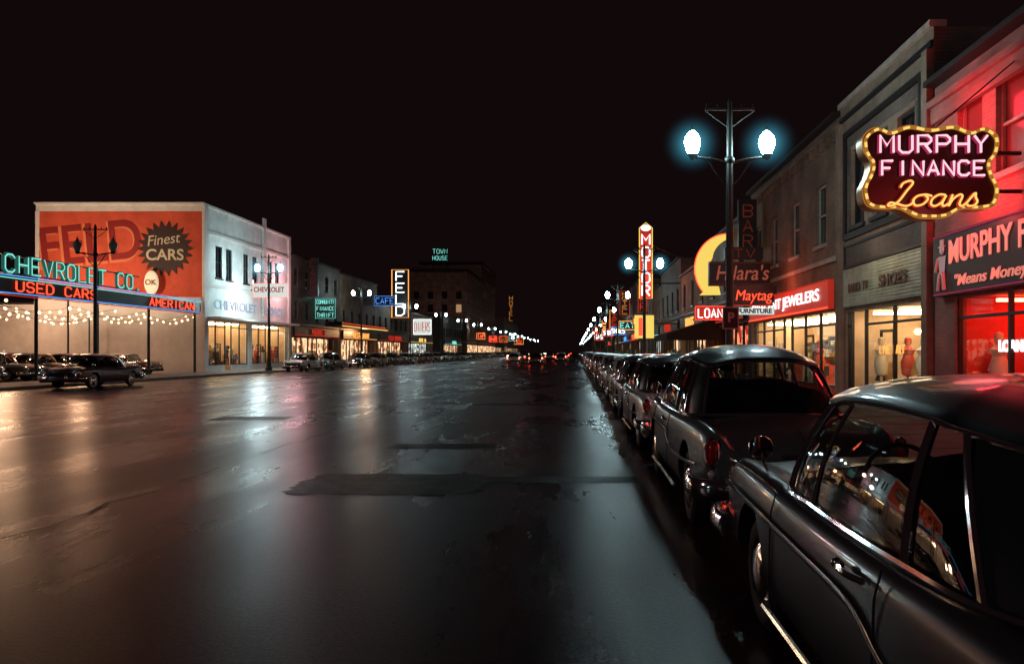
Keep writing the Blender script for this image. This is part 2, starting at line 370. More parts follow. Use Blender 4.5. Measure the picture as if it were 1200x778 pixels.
def shopfront(mb,F,a,b,z1,side,wallm,lm,frame,items,seed,depth=2.6,door=None,sill=.5):
    random.seed(seed); X=lambda t:F+side*t
    z0=.145
    mb.quad((X(.25),a,z0),(X(depth),a,z0),(X(depth),b,z0),(X(.25),b,z0),M_floor)
    mb.quad((X(.25),a,z1),(X(depth),a,z1),(X(depth),b,z1),(X(.25),b,z1),wallm)
    mb.quad((X(depth),a,z0),(X(depth),b,z0),(X(depth),b,z1),(X(depth),a,z1),wallm)
    mb.quad((X(.25),a,z0),(X(depth),a,z0),(X(depth),a,z1),(X(.25),a,z1),wallm)
    mb.quad((X(.25),b,z0),(X(depth),b,z0),(X(depth),b,z1),(X(.25),b,z1),wallm)
    n=max(1,int((b-a)/1.4))
    for i in range(n):
        y=a+(i+.5)*(b-a)/n
        mb.box(X(.5),X(depth-.3),y-.06,y+.06,z1-.12,z1-.05,lm)
    segs=[(a,b)] if door is None else [(a,door-.55),(door+.55,b)]
    for (p,q) in segs:
        if q-p<.2: continue
        mb.box(X(.08),X(.22),p,q,z0,sill,frame)
        k=max(1,round((q-p)/1.7))
        for i in range(k+1):
            y=p+(q-p)*i/k; mb.box(X(.06),X(.15),y-.035,y+.035,sill,z1,dark)
        mb.quad((X(.12),p,sill),(X(.12),q,sill),(X(.12),q,z1),(X(.12),p,z1),pane)
        mb.box(X(.06),X(.15),p+.04,q-.04,sill+.003,sill+.06,dark); mb.box(X(.055),X(.152),p+.04,q-.04,z1-.45,z1-.39,dark)
    if door is not None:
        y=door
        mb.box(X(.9),X(.96),y-.5,y-.42,z0,2.3,dark); mb.box(X(.9),X(.96),y+.42,y+.5,z0,2.3,dark); mb.box(X(.9),X(.96),y-.42,y+.42,2.22,2.3,dark); mb.box(X(.9),X(.96),y-.42,y+.42,z0,.4,dark)
    for i in range(items):
        y=random.uniform(a+.3,b-.3); t=random.uniform(.4,1.6); h=random.uniform(.25,1.1); ww=random.uniform(.12,.4)
        m=random.choice(ITEMM)
        k=random.random()
        if k<.45: mb.box(X(t),X(t+ww),y,y+ww,sill-.05,sill+h,m)
        elif k<.75: mb.lathe((X(t),y,sill-.05),(0,0,1),[(ww*.5,0),(ww*.5,.05),(ww*.15,.1),(ww*.12,h*.6),(ww*.6,h*.62),(ww*.35,h)],10,m)
        else:
            mb.lathe((X(t),y,sill-.05),(0,0,1),[(ww*.5,0),(.04,.05),(.04,.5),(.16,.55),(.2,.9),(.13,1.1),(.2,1.25),(.06,1.36),(.1,1.45),(.09,1.58),(.01,1.62)],10,m)
    for z in (.9,1.4,1.9):
        mb.box(X(depth-.35),X(depth-.02),a+.2,b-.2,z,z+.03,dark)
        y=a+.3
        while y<b-.5:
            ww=random.uniform(.08,.3); mb.box(X(depth-.3),X(depth-.1),y,y+ww,z+.032,z+random.uniform(.12,.4),random.choice(ITEMM)); y+=ww+random.uniform(.03,.2)
M_floor=M('shop_floor',(.3,.2,.14),.4)
ITEMM=[M('item_%d'%i,c,.5) for i,c in enumerate([(.8,.7,.5),(.7,.1,.06),(.1,.15,.3),(.8,.8,.78),(.12,.3,.2),(.5,.3,.1),(.04,.03,.03)])]
FR=8.2
# ---- R1 red brick building (finance office)
mb=MB(); H=7.65
wins=[(a,a+1.0,5.1,7.0) for a in (4.0,6.2,8.4,10.4,12.2,14.0,15.5)]
facade(mb,FR,2,17.55,0,H,wins+[(3,16.6,.14,2.8)],brick_r,1)
for w_ in wins: window(mb,FR,*w_,1,winred,trimw)
shell(mb,FR,2,17.55,H,1,14,brick_r)
shopfront(mb,FR,3,16.6,2.8,1,innerr,shoplr,brick_r,26,3,door=10.2)
mb.box(FR-.22,FR+.02,2,17.5,H-.5,H-.35,brick_r); mb.box(FR-.12,FR-.003,2,17.5,H-.85,H-.5,brick_r); mb.box(FR-.3,FR+.3,1.95,17.5,H-.003,H+.12,dark)
fin=mb.build('finance_office_building')
mb=MB(); mb.box(FR-.22,FR-.005,6,17.15,2.86,4.2,black)
for z in (2.9,4.16): mb.tube([(FR-.24,6,z),(FR-.24,17.1,z)],.012,n_mag)
ex=FR-.235
mb.ball((ex,16.72,3.86),.1,white,sc=(.3,1,1.1)); mb.box(ex-.01,ex+.01,16.64,16.8,3.93,4.08,white); mb.box(ex-.01,ex+.01,16.58,16.86,3.915,3.945,white)
mb.add([(ex,16.55,3.72),(ex,16.9,3.72),(ex,16.84,3.35),(ex,16.6,3.35)],[(0,1,2,3)],white)
mb.tube([(ex,16.66,3.36),(ex,16.6,2.98)],.05,white); mb.tube([(ex,16.78,3.36),(ex,16.88,2.98)],.05,white); mb.tube([(ex,16.9,3.68),(ex,17.0,3.4)],.035,white)
fs=mb.build('finance_fascia_sign')
letr=M('letter_lit',(.8,.45,.36),.5,em=(1.,.30,.22),es=.42,samp=False)
letd=M('letter_dim',(.5,.2,.14),.5,em=(1.,.22,.12),es=.16,samp=False)
text('MURPHY FINANCE CO.',(FR-.24,13.25,3.74),.70,'W',letr,fs,width=6.3,off=.012)
text('"Means Money To You"',(FR-.24,14.05,3.13),.32,'W',letr,fs,width=4.3,off=.003,shear=.2)
text('LOANS',(FR+.10,14.6,1.75),.30,'W',n_white,fin,name='window_lettering')
# ---- R2 grey building
mb=MB(); H=9.1; y0,y1=17.6,23.8
wins=[(18.6,19.6,5.35,7.6),(20.2,21.2,5.35,7.6),(21.85,22.85,5.35,7.6)]
facade(mb,FR,y0,y1,0,H,wins+[(18,23.3,.14,2.85)],stucco,1)
for w_ in wins: window(mb,FR,*w_,1,winglass,dark)
shell(mb,FR,y0,y1,H,1,14,stucco,sidem=brick_x)
shopfront(mb,FR,18,23.3,2.85,1,innerw,shoplight,tin,16,5,door=22.5)
def frame(mb,F,a,b,c,d,t,m,pr=.06):
    mb.box(F-pr,F-.003,a,b,d-t,d,m); mb.box(F-pr,F-.003,a,b,c,c+t,m); mb.box(F-pr,F-.003,a,a+t,c+t,d-t,m); mb.box(F-pr,F-.003,b-t,b,c+t,d-t,m)
frame(mb,FR,18.05,23.35,5.0,8.25,.17,dark,.09); mb.box(FR-.03,FR-.004,18.05,23.35,4.18,4.82,darkpanel); frame(mb,FR,18.05,23.35,4.15,4.85,.08,dark,.07)
mb.box(FR-.025,FR-.004,18.25,23.15,7.75,8.05,darkpanel); mb.box(FR-.025,FR-.004,22.9,23.15,5.2,7.7,darkpanel); mb.box(FR-.025,FR-.004,18.25,18.5,5.2,7.7,darkpanel)
mb.box(FR-.1,FR+.3,y0,y1,H-.003,H+.16,trimw); mb.box(FR-.06,FR-.003,y0+.02,y1-.02,H-.45,H-.3,dark)
mb.box(FR-.16,FR-.003,y0+.02,y0+.3,.14,H-.5,stucco); mb.box(FR-.16,FR-.003,y1-.3,y1-.02,.14,H-.5,stucco)
for i in range(26):
    z=2.98+i*.043; mb.box(FR-.09-.02*(i%2),FR-.004,18.0,23.3,z,z+.04,tin)
gb=mb.build('stucco_shop_building')
dl=M('dull_letter',(.10,.06,.04),.6)
text('SHOES',(FR-.14,19.6,3.5),.42,'W',dl,gb,width=1.7)
text('RADIO  TV',(FR-.14,22,3.5),.34,'W',dl,gb,width=1.5)
light('POINT','neon_glow',(7.2,20.6,4.1),18,(1,.66,.38),gb,.3)
mb=MB(); neon(mb,'LIVE BAIT',(FR+.1,21.0,1.6),(0,-1,0),1.6,.22,.014,n_orange); mb.build('window_neon_sign')
# ---- R3 brick
mb=MB(); H=8.95; y0,y1=23.85,36
wins=[(a,a+1.05,5.2,7.2) for a in (25.2,28.2,31.2,34.0)]
facade(mb,FR,y0,y1,0,H,wins+[(24.3,35.5,.14,2.95)],brick_d,1)
for w_ in wins: window(mb,FR,*w_,1,winglass,trimw)
shell(mb,FR,y0,y1,H,1,14,brick_d,sidem=brick_x)
shopfront(mb,FR,24.3,35.5,2.95,1,innerw,shoplight,innerr,40,9,door=30)
mb.box(FR-.25,FR+.3,y0,y1,H-.003,H+.14,dark); mb.box(FR-.12,FR-.003,y0,y1,H-.4,H-.25,brick_d); mb.box(FR-.1,FR-.003,y0,y1,4.5,4.65,trimw)
for i in range(20): mb.box(FR-.1,FR-.003,y0+.3+i*.6,y0+.5+i*.6,H-.7,H-.4,brick_d)
mb.build('brick_shop_building')
mb=MB(); mb.box(FR-.2,FR-.005,24.4,35.4,3.02,3.95,cabred); mb.tube([(FR-.22,24.4,3.05),(FR-.22,35.4,3.05)],.03,n_red); mb.tube([(FR-.22,24.4,3.92),(FR-.22,35.4,3.92)],.02,n_red2)
o=mb.build('jewelry_store_sign'); text('CRESCENT JEWELERS',(FR-.24,30,3.5),.56,'W',n_white,o,width=9.6,off=.0)
light('POINT','neon_glow',(7.3,29,4.3),45,(1,.17,.09),o,.4)
# ---- generic row buildings
def rowb(name,side,F,y0,y1,H,m,seed,shop,depth=14,winrows=1,signm=None,signtxt=None,lit=.1):
    random.seed(seed); mb=MB(); ops=[];W=[]
    z=4.9
    for r in range(winrows):
        n=max(2,int((y1-y0)/3.0)); 
        for i in range(n):
            c=y0+(i+.5)*(y1-y0)/n; ops.append((c-.55,c+.55,z,z+1.8)); W.append((c-.55,c+.55,z,z+1.8))
        z+=3.3
    sh=(y0+.5,y1-.5,.14,3.1)
    facade(mb,F,y0,y1,0,H,ops+[sh],m,side)
    for w_ in W: window(mb,F,*w_,side,winlit if random.random()<lit else winglass,dark)
    shell(mb,F,y0,y1,H,side,depth,m)
    X=lambda t:F+side*t
    mb.quad((X(1.2),sh[0],.14),(X(1.2),sh[1],.14),(X(1.2),sh[1],3.1),(X(1.2),sh[0],3.1),shop)
    mb.quad((X(.25),sh[0],.145),(X(1.2),sh[0],.145),(X(1.2),sh[1],.145),(X(.25),sh[1],.145),M_floor)
    mb.box(X(.05),X(.2),sh[0],sh[1],.14,.55,dark)
    y=sh[0]
    while y<sh[1]: mb.box(X(.06),X(.16),y-.06,y+.06,.55,3.1,dark); y+=random.choice((1.4,1.9,2.4))
    for i in range(int((y1-y0)/1.6)):
        yy=random.uniform(sh[0],sh[1]); mb.box(X(.5),X(.9),yy,yy+random.uniform(.2,.7),.5,random.uniform(.8,2.0),random.choice(ITEMM))
    mb.box(X(-.2),X(.3),y0+.01,y1-.01,H-.003,H+.15,dark)
    mb.box(X(-.1),X(-.003),y0+.02,y1-.02,4.3,4.45,dark)
    if signm: 
        mb.box(X(-.18),X(-.004),y0+.8,y1-.8,3.25,4.15,black)
        mb.tube([(X(-.2),y0+.8,3.3),(X(-.2),y1-.8,3.3)],.03,signm)
        if signtxt:
            wd=min((y1-y0)*.7,len(signtxt)*.75)
            c=(y0+y1)/2
            neon(mb,signtxt,(X(-.22),c+wd/2 if side>0 else c-wd/2,3.42),(0,-1,0) if side>0 else (0,1,0),wd,.6,.045,signm,n=5)
    return mb.build(name)
R=[(36.1,48,8.2,darkbrick,n_red2,'FURNITURE',shop_r),(48.1,60,7.4,brick_d,n_orange,'DRUGS',shop_w),(60.1,74,9,darkbrick,n_red2,'MOTORS',shop_w),
(74.1,90,8,brick_d,n_cyan,'CAFE',shop_c),(98,115,11,darkbrick,n_red,'HARDWARE',shop_w),(115.1,135,9,brick_d,n_blue,'THEATER',shop_w),(135.1,160,12,darkbrick,n_gold,'HOTEL',shop_w),
(172,200,10,brick_d,n_red,'BAR',shop_c),(200.1,240,13,darkbrick,None,None,shop_w),(252,300,11,brick_d,None,None,shop_w),(300.1,380,14,darkbrick,None,None,shop_c)]
for i,(a,b,h,m,sg,tx,sp) in enumerate(R): rowb('shop_building',1,FR,a,b,h,m,20+i,sp,winrows=2 if h>=11 else 1,signm=sg,signtxt=tx)
FL=-28.
Lr=[(75.2,91,11.2,darkbrick,n_red2,'MARKET',shop_w,2),(91.1,108,10.9,brick_d,n_orange,'RESTAURANT',shop_w,1),(108.1,128,8.8,darkbrick,n_red2,'FELD MOTORS',shop_w,1),(128.1,150,8.2,brick_d,n_gold,'DRIVE IN',shop_c,1),
(162,189,9.5,darkbrick,n_cyan,'CLEANERS',shop_w,1),(262,300,12,darkbrick,None,None,shop_w,2),(300.1,380,15,brick_d,None,None,shop_w,2)]
for i,(a,b,h,m,sg,tx,sp,wr) in enumerate(Lr): rowb('shop_building',-1,FL,a,b,h,m,60+i,sp,winrows=wr,signm=sg,signtxt=tx,lit=.05)
for (nm,a,b,H,X0,ds) in [('hotel_building',190,222,21.5,-27.,16),('office_building',222.2,260,27,-27.4,18)]:
    mb=MB(); ops=[];random.seed(int(a))
    n=int((b-a)/3.4)
    for r in range(int((H-6)/3.2)):
        for i in range(n):
            c=a+(i+.5)*(b-a)/n; ops.append((c-.6,c+.6,5+r*3.2,6.9+r*3.2))
    hb=BRICK('hotel_brick_'+nm,(.26,.13,.09),(.32,.17,.12),(.2,.15,.12),sc=2)
    facade(mb,X0,a,b,0,H,ops,hb,-1)
    for w_ in ops: window(mb,X0,*w_,-1,winlit if random.random()<.2 else winglass,trimw)
    shell(mb,X0,a,b,H,-1,ds,hb)
    for r in range(int((H-6)/3.2)):
        for i in range(4):
            x=X0-2-i*3.5; z=5+r*3.2
            mb.box(x-.65,x+.65,a-.06,a-.004,z,z+1.9,winlit if random.random()<.12 else winglass); mb.box(x-.75,x+.75,a-.12,a-.004,z-.2,z-.03,trimw)
    mb.box(X0-ds,X0+.4,a-.4,b+.3,H,H+.6,dark); mb.box(X0-ds,X0+.1,a-.1,b,3.9,4.2,trimw)
    mb.box(X0-.02,X0+.06,a+1,b-1,.3,3.3,shop_w)
    ob=mb.build(nm); light('POINT','wall_point_light',(X0-6,a-9,9),420,(1,.5,.4),ob,.5)  # bare point light standing off the end wall, no fixture modelled
mb=MB()
for x in (-35.8,-32.2): mb.box(x-.1,x+.1,192,192.2,21.5,27.5,dark)
mb.box(-36.2,-31.8,191.9,192.1,24.2,24.35,dark)
neon(mb,'TOWN',(-35.9,191.7,26.1),(1,0,0),3.9,1.1,.05,n_cyan,n=5); neon(mb,'HOUSE',(-35.9,191.7,24.5),(1,0,0),3.9,1.0,.05,n_cyan,n=5)
mb.build('rooftop_hotel_sign')
mb=MB(); mb.box(-26.2,-24.6,300,300.4,13,24,black); neon(mb,'HOTEL',(-26.0,299.8,13.5),(1,0,0),1.2,10,.13,n_golddim,vert=True,n=5); mb.box(-28,-26.2,300.1,300.3,14.6,14.8,dark); mb.build('vertical_hotel_sign')
# ---- L1 dealership building
mb=MB(); H=12.65; y0,y1=57.5,75
wins=[]
for c in (60.2,62.0,65.2,67.0,70.2,72.0): wins.append((c-.55,c+.55,7.4,9.9))
facade(mb,FL,y0,y1,0,H,wins+[(58.2,65.6,.14,4.0),(66.4,74.4,.14,4.0)],whitewall,-1)
for w_ in wins: window(mb,FL,*w_,-1,winglass,dark)
shopfront(mb,FL,58.2,65.6,4.0,-1,innerw,shoplight,white,40,31,door=62,sill=.6)
shopfront(mb,FL,66.4,74.4,4.0,-1,innerw,shoplight,white,40,33,door=70,sill=.6)
G=FL-12.44
mb.quad((FL,y0,5.6),(G,y0,5.6),(G,y0,H-.5),(FL,y0,H-.5),redwall)
mb.quad((FL,y0,H-.5),(G,y0,H-.5),(G,y0,H),(FL,y0,H),white)
mb.quad((FL,y0,0),(G,y0,0),(G,y0,5.6),(FL,y0,5.6),white)
mb.quad((FL,y1,0),(G,y1,0),(G,y1,H),(FL,y1,H),whitewall); mb.quad((G,y0,0),(G,y1,0),(G,y1,H),(G,y0,H),whitewall); mb.quad((FL,y0,H-.4),(G,y0,H-.4),(G,y1,H-.4),(FL,y1,H-.4),roofm)
mb.box(G-.05,FL+.18,y0-.15,y0+.2,H-.003,H+.15,white); mb.box(FL-.2,FL+.18,y0+.2,y1,H-.003,H+.15,white)
mb.box(FL+.003,FL+.2,y0+.0,y0+.6,.14,H-.01,white); mb.box(FL+.003,FL+.16,68.5,69.1,4.8,H+.9,white); mb.box(FL+.003,FL+.16,y1-.5,y1,.14,H-.01,white); mb.box(FL+.003,FL+.12,y0+.6,y1-.5,10.6,10.85,white)
mb.box(FL+.003,FL+.12,y0+.6,68.5,6.6,6.8,white)
mb.box(G,FL,y0-.12,y0-.004,5.5,5.72,white); mb.box(G+.02,G+.3,y0-.1,y0-.004,5.72,H-.5,white)
mb.box(FL+.01,FL+1.2,58,74.6,4.15,4.3,white)
deal=mb.build('car_dealership_building')
dred=M('mural_letter',(.27,.010,.010),.7); dblk=M('mural_shadow',(.75,.20,.07),.7)
text('FELD',(-36.5,y0-.012,9.50),4.3,'S',dblk,deal,name='mural_shadow',width=7.7,off=.10,ext=.004,tilt=.10)
text('FELD',(-36.35,y0-.03,9.62),4.1,'S',dred,deal,name='mural_letters',width=7.5,off=.06,ext=.004,tilt=.10)
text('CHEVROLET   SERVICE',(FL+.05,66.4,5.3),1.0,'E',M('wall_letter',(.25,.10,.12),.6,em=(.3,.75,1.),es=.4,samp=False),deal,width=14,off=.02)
light('POINT','neon_glow',(-26.0,63,5.6),520,(.70,.95,1),deal,.5); light('POINT','neon_glow',(-26.2,71.5,7.8),560,(1,.46,.50),deal,.5)
mb=MB(); n=22; vs=[(-30.75,y0-.06,9.35)]
for i in range(2*n):
    a=math.pi*i/n; r=2.15 if i%2==0 else 1.6; vs.append((-30.75+math.cos(a)*r,y0-.06,9.35+math.sin(a)*r*.98))
mb.add(vs,[(0,i+1,(i+1)%(2*n)+1) for i in range(2*n)],M('starburst_paint',(.035,.012,.01),.6))
sb=mb.build('starburst_wall_sign'); cream=M('cream_paint',(.62,.52,.36),.6)
text('Finest',(-30.9,y0-.08,10.0),1.1,'S',cream,sb,width=2.5,off=.0,shear=.25,tilt=.12); text('CARS',(-30.75,y0-.08,8.85),1.15,'S',cream,sb,width=2.8,off=.02)
mb=MB(); mb.ball((-31.4,y0-.7,6.75),1,M('lit_disc',(.8,.75,.6),.5,em=(1.,.85,.55),es=.25,samp=False),n=20,k=12,sc=(.55,.12,.9)); mb.tube([(-31.4,y0-.7,7.6),(-31.4,y0,7.9)],.05,dark)
d_=mb.build('oval_dealer_sign'); text('OK',(-31.4,y0-.84,6.75),.55,'S',dred,d_)
mb=MB(); mb.quad((G-.02,y0+.3,0),(-95,y0+.3,0),(-95,y0+.3,5.2),(G-.02,y0+.3,5.2),white); mb.box(-95,G-.05,y0+.3,y0+12,5.2,5.35,dark)
for i in range(7): mb.box(-49-i*6,-47-i*6,y0+.2,y0+.29,1.2,3.2,winglass)
mb.build('garage_building')
# ---- lot sign
mb=MB(); X=-27.95
mb.box(X-.2,X,28,57.2,4.5,5.35,black)
for z,m in ((5.42,n_blue),(5.30,n_cyan),(4.55,n_blue),(4.43,n_red2)): mb.tube([(X+.03,28,z),(X+.03,57.2,z)],.025,m)
mb.box(X-.12,X-.02,28,49.2,6.4,6.46,dark); mb.box(X-.12,X-.02,28,49.2,5.5,5.56,dark)
for y in (32,39.9,45,50.4,56.5): mb.cyl((X-.1,y,0),(X-.1,y,6.4 if y<50 else 5.4),.09,postm)
neon(mb,'CHEVROLET CO.',(X+.04,37.4,5.58),(0,1,0),12.,.86,.045,n_cyan)
neon(mb,'CHEVROLET CO.',(X-.03,37.4,5.58),(0,1,0),12.,.86,.11,M('letter_can',(.05,.25,.2),.5,em=(.1,.5,.4),es=.15,samp=False))
neon(mb,'USED CARS',(X+.04,38.2,4.68),(0,1,0),6.6,.5,.04,n_red); neon(mb,'AMERICAN',(X+.04,50.2,4.68),(0,1,0),6.0,.5,.04,n_red); neon(mb,'FELD',(X+.04,31.2,4.68),(0,1,0),3.2,.5,.04,n_red)
mb.build('dealership_sign')
# ---- string lights
mb=MB(); random.seed(5)
for (x0,y0_,x1,y1_,z) in [(-28.4,30,-28.4,57,4.25),(-32,30,-32,57,4.3),(-36,34,-36,57,4.2),(-28.2,38,-44,38,4.3),(-28.2,47,-50,47,4.25),(-28.2,55.5,-46,55.5,4.3),(-44,56.5,-70,56.5,4.4),(-44,50,-66,50,4.3)]:
    L_=math.hypot(x1-x0,y1_-y0_); sp=max(1,round(L_/7)); pts=[]
    n=int(L_/.8)
    for i in range(n+1):
        t=i/n; sag=abs(math.sin(math.pi*t*sp))*.5+random.uniform(-.05,.05); p=V((x0+(x1-x0)*t,y0_+(y1_-y0_)*t,z-sag)); pts.append(p)
        mb.ball(p-V((0,0,.1)),random.uniform(.055,.09),bulb,n=6,k=4)
    mb.tube(pts,.012,dark,n=4)
for (x,y) in [(-32,30),(-36,34),(-44,38),(-50,47),(-46,55.5),(-36,56.8),(-66,50)]: mb.cyl((x,y,0),(x,y,4.5),.05,postm,n=6)
sl=mb.build('string_lights')
for p in [(-31,41,4.1),(-33,51,4.1),(-41,46,4.1),(-40,54,4.1),(-52,50,4.1)]: light('POINT','bulb_light',p,360,(1,.56,.32),sl,.4)
mb=MB()
for x in (-33,-39): mb.box(x-.2,x+.2,49.8,50.1,5.6,5.9,dark); mb.cyl((x,49.9,0),(x,49.9,5.6),.06,postm)
fl=mb.build('floodlight')
for x in (-32,-37.5): light('SPOT','flood_beam',(x,50.2,5.95),1200,(1,.76,.52),fl,.2,aim=(x-.2,57.5,10.),spot=110)
# ---------------------------------------------------------------- projecting signs
def catm_outline(half): 
    pts=[V((x,0,z)) for x,z in half]; full=pts+[V((-p.x,0,p.z)) for p in reversed(pts[1:-1])]
    return cr(full,6,True)
mb=MB(); C=V((6.46,14,4.93)); hw,hh=1.25,.86
half=[(0,.90),(.33,.97),(.60,.84),(.80,.93),(.98,.74),(.97,.42),(.87,.18),(.90,-.08),(.99,-.38),(.93,-.72),(.70,-.80),(.46,-.80),(.22,-.97),(0,-1.0)]
ol=catm_outline(half); P=[V((C.x+p.x*hw,C.y,C.z+p.z*hh)) for p in ol]; n=len(P)
face=M('sign_face',(.03,.005,.004),.35)
for dy in (0,.32):
    mb.add([(C.x,C.y+dy,C.z)]+[(p.x,p.y+dy,p.z) for p in P],[(0,i+1,(i+1)%n+1) for i in range(n)],face)
mb.add([tuple(p) for p in P]+[(p.x,p.y+.32,p.z) for p in P],[(i,(i+1)%n,n+(i+1)%n,n+i) for i in range(n)],M('sign_edge',(.35,.18,.05),.4,metal=.4),True)
Q=[V((C.x+(p.x-C.x)*.96,C.y-.02,C.z+(p.z-C.z)*.95)) for p in P]
mb.tube(Q,.030,n_golddim,closed=True)
for i in range(0,n,4): mb.tube([Q[i]-V((0,.02,0)),Q[(i+1)%n]-V((0,.02,0)),Q[(i+2)%n]-V((0,.02,0))],.026,n_gold)
mb.tube([(C.x+(p.x-C.x)*1.0,C.y-.01,C.z+(p.z-C.z)*1.0) for p in P],.012,n_golddim,closed=True)
for s_,z0,x0,wd,h in (('MURPHY',5.25,5.46,2.04,.31),('FINANCE',4.84,5.50,1.94,.26)):
    neon(mb,s_,(x0,C.y-.045,z0),(1,0,0),wd,h,.042,n_mag); neon(mb,s_,(x0,C.y-.10,z0),(1,0,0),wd,h,.023,n_pink,n=8)  # wider magenta tubes behind the letters paint their neon halo
LO=[[(1.0,4.0),(1.2,4.9),(2.0,5.4),(2.4,4.8),(1.9,3.2),(1.4,1.4),(.8,.3),(.1,.15),(.3,.8),(1.3,.5),(2.3,.1),(3.0,.5),(3.2,1.2)],
[(4.4,2.5),(3.5,2.2),(3.1,1.2),(3.6,.2),(4.5,.5),(4.9,1.6),(4.4,2.5),(5.3,2.2)],
[(7.0,2.4),(6.2,2.5),(5.5,1.6),(5.5,.5),(6.1,.1),(6.8,.9),(7.1,2.3),(6.9,.7),(7.2,.1),(7.8,.7)],
[(7.9,2.5),(7.8,.1),(8.1,1.5),(8.8,2.5),(9.2,2.1),(9.1,.6),(9.5,.1),(10.0,.8)],
[(10.0,.8),(10.7,2.8),(10.9,2.0),(11.3,1.0),(11.0,.2),(10.3,.15),(10.1,.5)]]
for st in LO:
    pts=[V((5.62+(x+.18*y)*.142,C.y-.08,4.27+y*.086)) for x,y in st]; pts=cr(pts,5)
    mb.tube(pts,.034,n_red2); mb.tube([p-V((0,.05,0)) for p in pts],.019,n_gold)
mb.tube([(7.62,14.16,5.3),(8.2,14.16,5.3)],.04,dark); mb.tube([(7.62,14.16,4.6),(8.2,14.16,4.6)],.04,dark); mb.tube([(6.6,14.16,5.75),(8.2,14.16,7.1)],.015,dark)
ms=mb.build('loan_office_neon_sign')
light('POINT','neon_glow',(6.5,13.2,4.0),20,(1,.18,.20),ms,.5); light('POINT','neon_glow',(7.6,14.9,4.6),120,(1,.035,.045),ms,.4); light('POINT','neon_glow',(7.5,15.6,6.6),80,(1,.03,.05),ms,.4); light('POINT','neon_glow',(7.3,10,4.7),110,(1,.045,.05),ms,.4)
mb=MB(); mb.box(5.55,8.15,32,32.3,4.4,5.4,black); frame2=lambda a,b,c,d,y,m:mb.tube([(a,y,c),(b,y,c),(b,y,d),(a,y,d)],.02,m,closed=True)
frame2(5.6,8.1,4.45,5.35,31.97,n_red3); mb.box(6.2,7.8,32,32.3,5.5,6.0,black); neon(mb,'TV',(6.5,31.9,5.55),(1,0,0),1.0,.35,.03,n_red3)
o=mb.build('appliance_store_sign'); text("Hilara's",(6.9,31.97,4.9),.85,'S',letd,o,width=2.2,off=.005,shear=.2)
mb=MB(); mb.box(6.3,8.1,31,31.25,3.5,4.3,black); mb.tube([(6.3,30.97,3.52),(8.1,30.97,3.52)],.02,n_red2); o=mb.build('washer_store_sign'); text('Maytag',(7.15,30.97,3.9),.6,'S',n_red,o,width=1.5,off=.0,shear=.2)
mb=MB(); mb.box(6.4,8.1,31,31.2,3.15,3.42,cabw); o=mb.build('small_lightbox_sign'); text('FURNITURE',(7.2,30.98,3.28),.25,'S',black,o,width=1.4)
mb=MB(); mb.box(7.2,8.0,34,34.3,6.1,8.4,black); neon(mb,'BAR',(7.4,33.95,6.2),(1,0,0),.4,2.0,.03,n_red3,vert=True); mb.build('bar_sign')
# arrow
mb=MB(); c=V((7.9,40,5.96)); ro,ri=1.72,.95; n=26
def arc(r,i,y): a=math.radians(82+(222-82)*i/n); return (c.x+math.cos(a)*r,y,c.z+math.sin(a)*r*1.05)
for i in range(n):
    k=.25+.75*min(1,i/12); k2=.25+.75*min(1,(i+1)/12)
    r0=ro-(ro-ri)*k; r1=ro-(ro-ri)*k2
    mb.quad(arc(ro,i,40),arc(ro,i+1,40),arc(r1,i+1,40),arc(r0,i,40),cabyel); mb.quad(arc(ro,i,40.25),arc(ro,i+1,40.25),arc(r1,i+1,40.25),arc(r0,i,40.25),cabyel)
    mb.quad(arc(ro,i,40),arc(ro,i+1,40),arc(ro,i+1,40.25),arc(ro,i,40.25),dark); mb.quad(arc(r0,i,40),arc(r1,i+1,40),arc(r1,i+1,40.25),arc(r0,i,40.25),dark)
    if i%2==0: mb.ball((arc(ro-.08,i,39.95)),.05,n_orange,n=6,k=4); mb.ball((arc(r0+.08,i,39.95)),.05,n_orange,n=6,k=4)
mb.tube([arc(ro+.01,i,39.96) for i in range(0,n+1)],.03,n_red)
a1=V(arc(ro+.22,n,40)); a2=V(arc(ri-.22,n,40)); tp=V(arc((ro+ri)/2,n+6,40)); mb.add([a1,a2,tp,a1+V((0,.25,0)),a2+V((0,.25,0)),tp+V((0,.25,0))],[(0,1,2),(3,4,5),(0,1,4,3),(1,2,5,4),(2,0,3,5)],cabyel)
mb.tube([(7.5,40.1,7.4),(8.2,40.1,7.4)],.05,dark); mb.tube([(7.0,40.1,5.2),(8.2,40.1,5.2)],.05,dark)
ar=mb.build('arrow_neon_sign'); light('POINT','neon_glow',(6.6,39.2,5.6),80,(1,.5,.15),ar,.4)
mb=MB(); mb.box(6.2,7.7,39.9,40.2,3.3,4.0,cabred); mb.box(7.7,8.2,40.0,40.1,3.6,3.7,dark); mb.tube([(6.2,39.87,3.3),(7.7,39.87,3.3),(7.7,39.87,4.0),(6.2,39.87,4.0)],.02,n_red,closed=True); neon(mb,'LOAN',(6.3,39.85,3.42),(1,0,0),1.35,.45,.03,n_white); mb.build('loan_box_sign')
mb=MB(); mb.box(4.95,5.95,60,60.4,5.8,11.3,cabred)
mb.tube([(4.95,59.95,5.8),(5.95,59.95,5.8),(5.95,59.95,11.3),(5.45,59.95,11.7),(4.95,59.95,11.3)],.04,n_yel,closed=True)
neon(mb,'MOTOR',(5.15,59.92,5.9),(1,0,0),.6,5.0,.06,n_white,vert=True); mb.ball((5.45,60,11.3),.4,n_white,sc=(1,.3,.6)); mb.tube([(5.95,60.2,7),(8.2,60.2,7)],.06,dark); mb.tube([(5.95,60.2,10),(8.2,60.2,9)],.05,dark)
